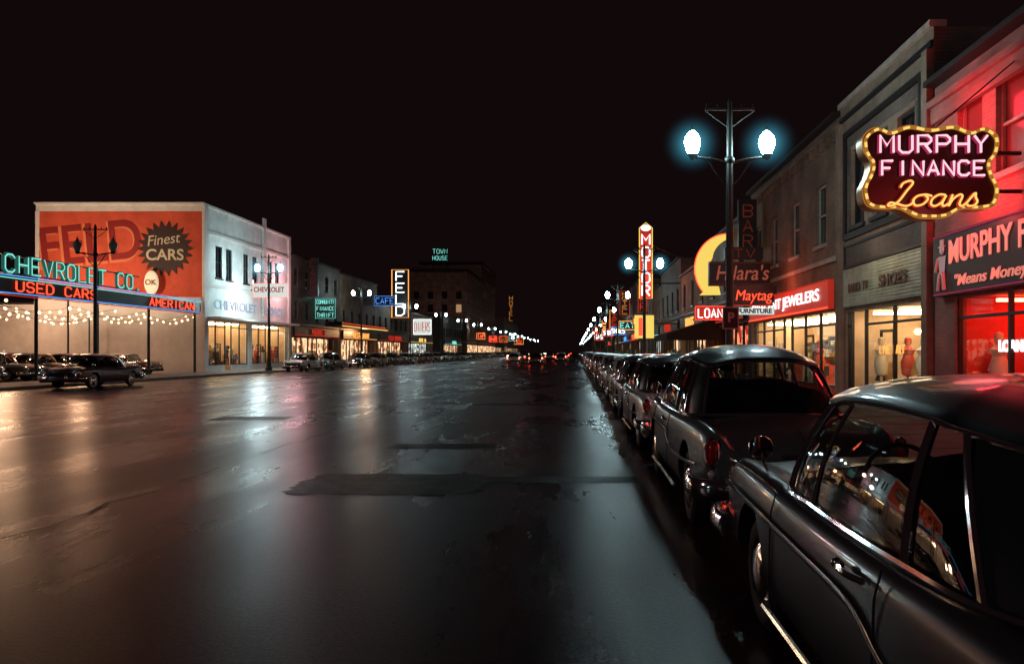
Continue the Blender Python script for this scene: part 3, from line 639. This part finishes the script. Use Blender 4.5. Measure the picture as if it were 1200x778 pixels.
vs=mb.build('vertical_motor_sign'); light('POINT','neon_glow',(5.4,59,7),150,(1,.25,.12),vs,.5)
mb=MB(); mb.box(4.6,6.1,60.1,60.4,2.7,4.5,cabyel); mb.box(4.9,5.2,60.0,60.09,2.9,4.3,n_red); mb.box(6.1,8.2,60.2,60.3,3.8,3.9,dark); mb.build('yellow_lightbox_sign')
mb=MB(); mb.add([(5.2,44,2.7),(8.2,44,3.6),(8.2,50,3.6),(5.2,50,2.7),(5.2,44,2.3),(8.2,44,2.3),(5.2,50,2.3)],[(0,1,2,3),(0,4,5,1),(0,3,6,4)],M('awning_canvas',(.03,.02,.02),.9)); mb.build('awning')
def psign(name,x0,x1,y,z0,z1,txt,nm,border=None,vert=False,board=black,r=.05,lines=None):
    mb=MB(); mb.box(x0,x1,y,y+.35,z0,z1,board)
    if border: mb.tube([(x0,y-.04,z0),(x1,y-.04,z0),(x1,y-.04,z1),(x0,y-.04,z1)],r*.7,border,closed=True)
    lines=lines or [txt]
    k=len(lines)
    for i,s_ in enumerate(lines):
        hh_=(z1-z0)/k
        if vert: neon(mb,s_,(x0+(x1-x0)*.25,y-.06,z0+.1),(1,0,0),(x1-x0)*.5,z1-z0-.2,r,nm,vert=True,n=5)
        else: neon(mb,s_,(x0+.1,y-.06,z1-hh_*(i+1)+hh_*.2),(1,0,0),x1-x0-.2,hh_*.6,r,nm,n=5)
    f=FL if x0<0 else FR
    a,b=(f,x0) if x0<0 else (x1,f)
    if abs(a-b)>.02: mb.box(a,b,y+.15,y+.2,(z0+z1)/2,(z0+z1)/2+.1,dark)
    return mb.build(name)
psign('finance_neon_sign',-27.8,-25.7,82,5.2,7.3,'',n_cyan,n_cyan,lines=['COMMUNITY','FINANCE','THRIFT'],r=.03)
psign('vertical_dim_sign',-27.9,-26.9,80,7.4,11.4,'CARS',n_red3,None,True,r=.03)
psign('vertical_dealer_sign',-27.8,-25.3,116,6.8,14,'FELD',n_white,n_orange,True,r=.10)
psign('script_neon_sign',-27.8,-25,106,8,9.3,'CAFE',n_blue,n_blue,r=.04)
psign('marquee_sign',-27.9,-24.9,132,4.6,7.2,'DINERS',n_red2,n_white,board=cabw,r=.06)
o=psign('dealer_lightbox_sign',-27.8,-24.9,66,6.3,7.5,'',n_white,n_red,board=cabw,r=.03,lines=[' '])
text('CHEVROLET',(-26.35,65.9,6.95),.6,'S',dred,o,width=2.6,off=.02)
mb=MB(); mb.box(-27.99,-26.2,86,107,4.5,4.62,dark)
for i in range(60): mb.ball((-26.18,86.1+i*.35,4.56),.07,n_gold,n=5,k=3)
for i in range(40): mb.ball((-26.18,86.1+i*.5,4.85),.05,n_red,n=5,k=3)
mb.box(-27.99,-26.2,86,107,4.9,5.0,dark); mc=mb.build('marquee_canopy')
light('POINT','canopy_light',(-26.6,97,4.2),700,(1,.5,.22),mc,.4)
for d,x0,ww,z,hh,tx,mt,bd in [(76,5.6,2.0,4.2,.9,'DRUGS',n_orange,n_red2),(84,6.8,.9,6,3,'BAR',n_red2,n_red2),(100,5.6,2.2,4.5,1.1,'EAT',n_cyan,n_orange),(112,6.4,1.4,7,3.5,'HOTEL',n_golddim,n_red2),(124,5.6,2.4,4.4,1.2,'SHOES',n_white,n_blue),(145,6.4,1.6,6,3.5,'CAFE',n_red2,n_orange),(165,5.8,2.2,5,1.4,'STORE',n_white,n_red),(190,5.9,2.2,6,3.5,'LOAN',n_orange,n_red2),(225,5.4,2.5,5,2.,'GAS',n_white,n_red),(260,5.4,2.5,7,3,'TAXI',n_red,n_golddim)]:
    psign('neon_sign',x0,x0+ww,d,z,z+hh,tx,mt,bd,vert=hh>2.6,r=.04+d*.0003)
for d,x1,ww,z,hh,tx,mt,bd in [(205,-24.3,2.2,5,1.6,'TAP',n_red,n_orange),(236,-24.3,2.4,4.6,1.8,'BAR',n_red,n_red),(270,-24,3,5,2,'GAS',n_golddim,n_red),(310,-24,3,6,3,'EAT',n_white,n_cyan),(350,-24,4,5,3,'INN',n_red,n_orange)]:
    psign('neon_sign',x1-ww,x1,d,z,z+hh,tx,mt,bd,vert=hh>2.6,r=.05+d*.0003)
# ---------------------------------------------------------------- street lamps
def lampmesh(h,gm):
    mb=MB(); sx=.92
    mb.lathe((0,0,.0),(0,0,1),[(.26,0),(.26,.25),(.2,.3),(.17,.9),(.12,1.0),(.10,1.1),(.085,h-.9),(.065,h+.9),(.001,h+1.05)],14,postm)
    z=h-.45
    for s in (-1,1):
        mb.tube(cr([(0,0,z-.15),(s*.35,0,z-.05),(s*.7,0,z+.0),(s*sx,0,z+.0)],5),.035,postm,8)
        mb.tube(cr([(0,0,z-.75),(s*.25,0,z-.5),(s*.5,0,z-.12),(s*.68,0,z-.02)],5),.02,postm,6)
        mb.lathe((s*sx,0,z-.04),(0,0,1),[(.001,-.02),(.06,0),(.1,.08),(.13,.12)],12,postm)
        mb.lathe((s*sx,0,z+.08),(0,0,1),[(.09,0),(.15,.1),(.195,.24),(.20,.34),(.17,.44),(.11,.52),(.05,.58)],12,gm)
        mb.lathe((s*sx,0,z+.655),(0,0,1),[(.075,0),(.06,.06),(.025,.12),(.018,.2),(.001,.24)],10,postm)
    for zz,e in ((h+.72,.62),):
        mb.box(-e,e,-.03,.03,zz,zz+.06,postm)
        mb.tube([(-e,0,zz),(0,0,zz-.45)],.015,postm); mb.tube([(e,0,zz),(0,0,zz-.45)],.015,postm)
        for x in (-e+.05,e-.05,-.3,.3): mb.cyl((x,0,zz+.06),(x,0,zz+.16),.025,postm,n=6)
    mb.lathe((0,0,h-.6),(0,0,1),[(.09,0),(.13,.05),(.13,.12),(.09,.17)],12,postm)
    return mb.mesh('street_lamp')
LA=lampmesh(6.75,globe); LB=lampmesh(8.3,globe); LC=lampmesh(7.0,globe_off); LAf=lampmesh(6.75,globe_far); LBf=lampmesh(8.3,globe_far)
def halo_mat(k):  # emission volume paints a glow around the globes; no haze in the air
    m,nt,out=newmat('painted_lamp_halo'); N=nt.nodes; L=nt.links
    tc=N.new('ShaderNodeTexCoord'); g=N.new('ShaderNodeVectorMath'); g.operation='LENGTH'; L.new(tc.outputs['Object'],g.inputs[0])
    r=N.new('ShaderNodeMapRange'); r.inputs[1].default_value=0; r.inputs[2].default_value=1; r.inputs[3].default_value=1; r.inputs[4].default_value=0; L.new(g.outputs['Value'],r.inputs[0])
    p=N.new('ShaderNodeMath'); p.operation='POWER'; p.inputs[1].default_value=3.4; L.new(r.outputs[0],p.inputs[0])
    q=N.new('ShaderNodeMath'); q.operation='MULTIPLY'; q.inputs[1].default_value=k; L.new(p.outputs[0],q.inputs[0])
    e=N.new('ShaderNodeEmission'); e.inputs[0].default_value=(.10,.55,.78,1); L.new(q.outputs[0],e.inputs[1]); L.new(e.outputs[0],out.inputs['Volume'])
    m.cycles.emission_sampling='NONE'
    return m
hm=halo_mat(2.0); hmesh=MB(); hmesh.ball((0,0,0),1,hm,n=16,k=10); hme=hmesh.mesh('halo_glow')
def halo_glow(o,z,rr):
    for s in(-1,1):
        h_=bpy.data.objects.new('halo_glow',hme); COL.objects.link(h_); h_.parent=o; h_.location=(s*.92,0,z); h_.scale=(rr,rr,rr)
for i,y in enumerate([-22,19,45,70,95,122,150,180,212,246,282,320,360,405,455,510]):
    o=inst('street_lamp',LA if y<130 else LAf,(3.8 if i!=2 else 4.0,y,.14))
    if i in(1,2): halo_glow(o,6.65,.85)
for i,y in enumerate([-30,61.5,88,114,140,166,192,225,260,298,338,380,430,480]):
    o=inst('street_lamp',LB if y<130 else LBf,(-24.6,y,.14))
    if i==1: halo_glow(o,8.2,1.1)
inst('street_lamp',LC,(-24.6,39.3,.14))
mb=MB(); mb.box(3.60,4.0,18.86,18.885,2.2,2.75,trimw); mb.box(3.63,3.97,18.85,18.858,2.23,2.72,dark); o=mb.build('parking_sign'); text('P',(3.8,18.84,2.48),.32,'S',trimw,o)
# ---------------------------------------------------------------- cars
MIRR=M('mirror',(.8,.8,.8),.03,metal=1.)
def make_car(kind):
    fin=kind=='fin'; old=kind=='old'
    paint=bpy.data.materials.get('paint_slot') or PAINT('paint_slot',(.1,.1,.1)); roofp=bpy.data.materials.get('roof_slot') or PAINT('roof_slot',(.1,.1,.1))
    mb=MB(); mats=[paint,roofp,uphol,carblack]
    st=[(0.0,.74,.74,.66,.44),(.03,.80,.80,.72,.38),(.12,.865,.87,.82,.32),(.35,.90,.915,.89,.27),(.9,.925,.93,.94,.25),(1.35,.93,.925,.955,.24),(2.0,.93,.915,.93,.23),(2.7,.93,.915,.93,.23),(3.3,.93,.925,.94,.24),(3.75,.925,.94,.985,.25),(4.2,.915,.945,.985,.26),(4.6,.90,.935,.95,.28),(4.86,.87,.90,.86,.31),(4.98,.82,.84,.76,.36),(5.02,.76,.78,.68,.42)]
    if fin: st=[(y,w,zf+(.10 if y<.2 else .08 if y<.5 else .04 if y<1.0 else 0),zc,zl) for y,w,zf,zc,zl in st]
    if old: st=[(y,w*.97,zf+.01,zc+(.03 if y>3.5 or y<1.3 else .0),zl) for y,w,zf,zc,zl in st]
    vs=[];fs=[];mi=[]
    def sec(y,w,zf,zc,zl):
        v=min(zf,zc)-.035
        return [(0,zl),(.80*w,zl),(.95*w,zl+.04),(.995*w,zl+.16),(1.0*w,zl+.32),(.992*w,zf-.20),(.968*w,zf-.07),(.91*w,zf-.008),(.85*w,zf-.004),(.76*w,v+.012),(.66*w,v+.012),(.45*w,zc-.018),(.2*w,zc-.003),(0,zc)]
    K=None
    for s_ in st:
        h=sec(*s_); full=[(x,z) for x,z in h]+[(-x,z) for x,z in reversed(h[1:-1])]
        K=len(full)
        for x,z in full: vs.append((x,s_[0],z))
    for i in range(len(st)-1):
        for j in range(K):
            fs.append((i*K+j,i*K+(j+1)%K,(i+1)*K+(j+1)%K,(i+1)*K+j))
            jj=j if j<13 else K-1-j
            y=(st[i][0]+st[i+1][0])/2
            mi.append(2 if (jj>=9 and 1.2<y<3.6) else 0)
    fs.append(tuple(range(K))); mi.append(0); fs.append(tuple((len(st)-1)*K+j for j in reversed(range(K)))); mi.append(0)
    me=bpy.data.meshes.new('tmp'); me.from_pydata(vs,[],fs)
    for m in mats: me.materials.append(m)
    me.polygons.foreach_set('material_index',mi); 
    bm=bmesh.new(); bm.from_mesh(me); bmesh.ops.recalc_face_normals(bm,faces=bm.faces); bm.to_mesh(me); bm.free()
    ob=bpy.data.objects.new('tmp',me); COL.objects.link(ob)
    sub=ob.modifiers.new('s','SUBSURF'); sub.levels=2; sub.render_levels=2
    cut=MB(); AX=(.98,3.98)
    cut.m=[paint,roofp,uphol,carblack]
    for ay in AX:
        for s in (-1,1):
            cut.lathe((s*.55,ay,.36),(s,0,0),[(.0005,0),(.385,0),(.385,.5),(.0005,.5)],32,carblack,False)
    cme=cut.mesh('cut'); bm=bmesh.new(); bm.from_mesh(cme); bmesh.ops.remove_doubles(bm,verts=bm.verts,dist=.001); bmesh.ops.recalc_face_normals(bm,faces=bm.faces); bm.to_mesh(cme); bm.free()
    co_=bpy.data.objects.new('cut',cme); COL.objects.link(co_)
    bo=ob.modifiers.new('b','BOOLEAN'); bo.operation='DIFFERENCE'; bo.object=co_; bo.solver='EXACT'
    bpy.context.view_layer.update()
    dg=bpy.context.evaluated_depsgraph_get(); ev=ob.evaluated_get(dg); em=ev.to_mesh()
    o0=len(mb.v); mb.v+=[tuple(v.co) for v in em.vertices]
    for m in mats: mb.mid(m)
    for p in em.polygons: mb.f.append(tuple(x+o0 for x in p.vertices)); mb.mi.append(p.material_index if p.material_index<4 else 3); mb.sm.append(True)
    ev.to_mesh_clear(); bpy.data.objects.remove(ob); bpy.data.objects.remove(co_)
    zb=.925
    B=[(0,3.86,.985),(.46,3.78,.965),(.795,3.46,.93),(.825,3.0,zb),(.835,2.45,zb),(.825,2.0,zb),(.79,1.55,.925),(.66,1.2,.94),(.36,1.04,.955),(0,1.0,.96)]
    T=[(0,3.42,1.475),(.40,3.41,1.455),(.615,3.30,1.40),(.645,2.95,1.425),(.65,2.5,1.43),(.64,2.16,1.415),(.62,1.97,1.39),(.55,1.55,1.36),(.31,1.44,1.40),(0,1.42,1.41)]
    if old:
        T=[(x*.97,y-.04,z+.03) for x,y,z in T]
    crown=1.56 if not old else 1.60
    N=len(B)-1
    full=lambda Q:[V(p) for p in Q]+[V((-p[0],p[1],p[2])) for p in reversed(Q[1:-1])]
    k=6; Bf=cr(full(B),k,True); Tf=cr(full(T),k,True); n=len(Bf)
    segm=[carglass]*6+[roofp]+[carglass]*2
    rows=5
    gv=[]
    for r in range(rows+1):
        for i in range(n):
            p=Bf[i].lerp(Tf[i],r/rows); d=V((p.x,p.y-2.45,0)).normalized(); gv.append(p+d*(.035*math.sin(math.pi*r/rows)))
    for mm in (carglass,roofp):
        F=[]
        for i in range(n):
            sg=i//k; sg=sg if sg<N else 2*N-1-sg
            if segm[sg] is not mm: continue
            for r in range(rows): F.append((r*n+i,r*n+(i+1)%n,(r+1)*n+(i+1)%n,(r+1)*n+i))
        mb.add(gv,F,mm,True)
    cen=V((0,2.42,0)); rings=[]
    for t,dz in ((1.0,0),(1.035,-.012),(1.045,.004),(1.02,.022),(.96,.035)):
        rings.append([V((p.x*t,cen.y+(p.y-cen.y)*t,p.z+dz)) for p in Tf])
    for t in (.86,.72,.55,.36,.18):
        f=(1-t**2.2)
        rings.append([V((p.x*t,cen.y+(p.y-cen.y)*t,(p.z+.035)+(crown-p.z-.035)*f)) for p in Tf])
    vs=[p for rg in rings for p in rg]+[V((0,cen.y,crown))]; fs=[]
    for a in range(len(rings)-1):
        for i in range(n): fs.append((a*n+i,a*n+(i+1)%n,(a+1)*n+(i+1)%n,(a+1)*n+i))
    a=len(rings)-1
    for i in range(n): fs.append((a*n+i,a*n+(i+1)%n,len(vs)-1))
    mb.add(vs,fs,roofp,True)
    mb.add([p-V((0,0,.02)) for p in rings[0]]+[V((0,cen.y,crown-.08))],[(i,(i+1)%n,n) for i in range(n)],uphol,True)
    mb.tube([p+V((0,0,.003)) for p in rings[1]],.012,chrome,6,closed=True)
    mb.tube([p+V((p.x*.02,0,.004)) for p in Bf],.015,chrome,6,closed=True)
    def pil(i,r,m,s):
        b=V(B[i]);t=V(T[i]); pts=[]
        for q in range(7):
            tt=q/6; p=b.lerp(t,tt); d=V((p.x,p.y-2.45,0)).normalized(); p=p+d*(.035*math.sin(math.pi*tt)+.004); pts.append((p.x*s,p.y,p.z))
        mb.tube(pts,r,m,8)
    for s in(-1,1):
        pil(2,.026,chrome,s); pil(3,.011,chrome,s); pil(5,.020,chrome,s); pil(6,.020,chrome,s); pil(7,.016,chrome,s)
    for y,h in ((2.55,1.12),(1.62,1.08)):
        mb.tube(cr([(-.66,y,h-.16),(-.62,y,h-.06),(-.3,y,h),(0,y,h-.02),(.3,y,h),(.62,y,h-.06),(.66,y,h-.16)],4),.09,uphol,8,flat=(1,.8,1.3))
        mb.box(-.64,.64,y-.06,y+.06,.9,h-.05,uphol)
    mb.tube([( -.35+.19*math.cos(a*math.pi/10),3.12+.06*math.sin(a*math.pi/10),1.02+.17*math.sin(a*math.pi/10)) for a in range(20)],.012,dark,6,closed=True)
    mb.box(-.7,.7,3.35,3.6,.92,1.0,uphol); mb.ball((0,3.4,1.33),.06,dark,sc=(1.6,.4,.7))
    for ay in AX:
        for s in(-1,1):
            o_=(s*.66,ay,.335); A=(s,0,0)
            mb.lathe(o_,A,[(.20,0),(.30,-.0),(.328,.03),(.335,.07),(.335,.13),(.325,.17),(.295,.19)],28,rubber)
            mb.lathe(o_,A,[(.295,.19),(.27,.196),(.225,.194),(.205,.185)],28,wwall if fin else rubber)
            mb.lathe(o_,A,[(.205,.185),(.195,.165),(.17,.17),(.165,.19),(.12,.215),(.06,.225),(.0005,.23)],28,chrome)
    zbp=.47
    for s,y0 in ((1,5.02),(-1,0.0)):
        pts=cr([(-.93,y0-s*.42,zbp),(-.94,y0-s*.15,zbp),(-.86,y0+s*.04,zbp),(-.5,y0+s*.12,zbp),(0,y0+s*.15,zbp),(.5,y0+s*.12,zbp),(.86,y0+s*.04,zbp),(.94,y0-s*.15,zbp),(.93,y0-s*.42,zbp)],5)
        mb.tube(pts,.055,chrome,10,flat=(1,.6,1.5))
        for x in(-.42,.42): mb.ball((x,y0+s*.19,zbp+.05),.06,chrome,sc=(.8,.8,2.0))
        mb.box(-.8,.8,y0-s*.02,y0+s*.1,.30,.40,carblack)
    mb.box(-.6,.6,4.9,5.035,.52,.72,carblack)
    for z in (.54,.59,.64,.69): mb.tube([(-.6,5.03,z),(0,5.06,z),(.6,5.03,z)],.011,chrome)
    mb.tube(cr([(-.64,5.0,.5),(-.64,5.02,.72),(0,5.05,.75),(.64,5.02,.72),(.64,5.0,.5)],5),.02,chrome)
    for s in(-1,1):
        mb.lathe((s*.70,4.90,.74),(0,1,0),[(.125,0),(.13,.12),(.115,.15),(.10,.145)],20,chrome)
        mb.lathe((s*.70,4.90,.74),(0,1,0),[(.102,.14),(.08,.165),(.04,.178),(.0005,.18)],20,headl)
        mb.ball((s*.70,5.0,.56),.045,headl,sc=(1.2,.6,.8))
    for s in(-1,1):
        zt=.74 if not fin else .82
        mb.ball((s*.79,.06,zt),.07,taill,n=12,k=8,sc=(.75,.9,1.5)); mb.tube([(s*.79+ .06*math.cos(a*math.pi/6),.035,zt+.115*math.sin(a*math.pi/6)) for a in range(12)],.012,chrome,6,closed=True)
        mb.ball((s*.79,.05,zt-.17),.035,headl)
    mb.box(-.16,.16,-.05,-.04,.56,.68,plate); mb.box(-.22,.22,-.03,.0,.70,.73,chrome)
    mb.tube(cr([(0,.02,.73),(0,.1,.82),(0,.3,.89)],4),.012,chrome)
    mb.tube(cr([(-.60,1.0,.945),(-.62,.5,.90),(-.60,.18,.83),(-.55,.06,.76)],6),.004,carblack,4); mb.tube(cr([(.60,1.0,.945),(.62,.5,.90),(.60,.18,.83),(.55,.06,.76)],6),.004,carblack,4)
    mb.tube(cr([(0,4.2,1.0),(0,4.5,1.01),(0,4.72,.99),(0,4.85,.93)],5),.016,chrome,8)
    mb.tube([(-.13,4.45,1.0),(0,4.62,1.03),(.13,4.45,1.0)],.012,chrome)
    for s in(-1,1):
        x=s*.932
        mb.tube(cr([(s*.905,4.72,.76),(s*.922,4.3,.765),(x,3.6,.755),(x,2.9,.735),(x,2.25,.71),(x,1.9,.60),(x,1.4,.575),(s*.915,.6,.60),(s*.89,.3,.62)],6),.014,chrome,6,flat=(.7,1,1.3))
        mb.tube(cr([(s*.86,4.8,.895),(s*.885,4.4,.925),(s*.89,3.8,.925),(s*.895,3.4,.905)],5),.007,chrome,6)
        mb.tube([(x,3.55,.275),(x,1.42,.27)],.016,chrome,6)
        for yy in (3.42,2.02): mb.tube([(s*.90,yy,.90),(s*.926,yy,.80),(s*.934,yy,.6),(s*.932,yy,.36),(s*.91,yy,.28)],.0045,carblack,4)
        mb.tube(cr([(s*.925,2.34,.83),(s*.955,2.31,.835),(s*.96,2.2,.835),(s*.93,2.12,.83)],4),.013,chrome,8)
        mb.ball((s*.94,2.36,.833),.022,chrome)
    mb.tube(cr([(-.80,3.98,.93),(-.83,3.97,1.0),(-.84,3.96,1.05)],3),.010,chrome)
    mb.lathe((-.845,3.99,1.075),(0,-1,0),[(.0005,-.07),(.04,-.06),(.07,-.01),(.076,.02),(.072,.03)],18,chrome)
    mb.lathe((-.845,3.99,1.075),(0,-1,0),[(.072,.028),(.0005,.03)],18,MIRR)
    mb.tube([(.70,3.9,.95),(.74,3.8,1.7)],.003,chrome,4)
    return mb.mesh('parked_car_'+kind)
CM={k:make_car(k) for k in('std','fin','old')}
PC=[PAINT('car_paint_%d'%i,c) for i,c in enumerate([(.040,.038,.045),(.03,.035,.04),(.42,.43,.41),(.10,.02,.02),(.095,.12,.12),(.45,.42,.34),(.02,.02,.022),(.09,.14,.10)])]
RP=[PAINT('roof_paint_%d'%i,c) for i,c in enumerate([(.010,.022,.027),(.02,.02,.022),(.45,.44,.40)])]
def car(kind,x,y,rz=0,p=0,r=0,name='parked_car',sc=(1,1,1),z=0):
    o=inst(name,CM[kind],(x,y,z),rz,sc)
    for i,m in ((0,PC[p]),(1,RP[r])):
        o.material_slots[i].link='OBJECT'; o.material_slots[i].material=m
    return o
car('std',1.95,.62,0,0,0,sc=(1,1,1))
car('old',1.93,6.4,.0,4,0,sc=(1.0,1,1.085))
car('std',1.92,12.2,.01,2,0,sc=(1,1,1.04)); car('old',1.9,18.0,0,1,1); car('fin',1.95,23.8,0,5,2)
random.seed(3); y=29.6
while y<88: car(random.choice(('std','fin','old')),1.95+random.uniform(-.1,.1),y,0,random.randrange(8),random.randrange(3)); y+=random.uniform(5.7,6.4)
y=98
while y<300: car(random.choice(('std','fin','old')),1.95,y,0,random.randrange(8),random.randrange(3)); y+=random.uniform(6,10)
car('fin',-22.6,38.6,math.pi,3,1); car('std',-22.7,66.6,math.pi,2,2); car('old',-22.7,73.2,math.pi,7,1)
y=84
while y<150: car(random.choice(('std','fin','old')),-22.7+random.uniform(-.1,.1),y,math.pi,random.randrange(8),random.randrange(3)); y+=random.uniform(5.8,8)
while y<300: car(random.choice(('std','fin','old')),-22.7,y,math.pi,random.randrange(8),random.randrange(3)); y+=random.uniform(6,12)
random.seed(8)
for yy in (33,36.2,39.2,42.1,45.0,48.0,51.0,54.0):
    car(random.choice(('std','fin','old')),-34.6+random.uniform(-.2,.2),yy,-math.pi/2+random.uniform(-.05,.05),random.randrange(8),random.randrange(3))
for yy in (42,45.2,48.4,51.6,54.8):
    car(random.choice(('std','fin','old')),-42.4,yy,-math.pi/2,random.randrange(8),random.randrange(3))
for yy in (50,53.4): 
    for xx in (-50,-57): car('std',xx,yy,-math.pi/2,random.randrange(8),random.randrange(3))
def movecar(x,y,away):
    o=car(random.choice(('std','fin')),x,y,0 if away else math.pi,random.randrange(8),random.randrange(3),name='moving_car')
    for i,sl in enumerate(o.material_slots):
        if sl.material==taill and away: sl.link='OBJECT'; sl.material=taillit
        if sl.material==headl and not away: sl.link='OBJECT'; sl.material=headlit
for x,y,a in [(-5,95,True),(-8.5,104,True),(-2.4,120,True),(-5.2,150,True),(-8,132,True),(-2.5,175,True),(-6,205,True),(-3,240,True),(-6,290,True),(-9,180,True),(-3,330,True),(-7,380,True),(-9,260,True),(-14,170,False),(-17,215,False),(-14,260,False),(-18,310,False),(-13,350,False),(-17,400,False)]: movecar(x,y,a)
print('objects',len(bpy.data.objects))
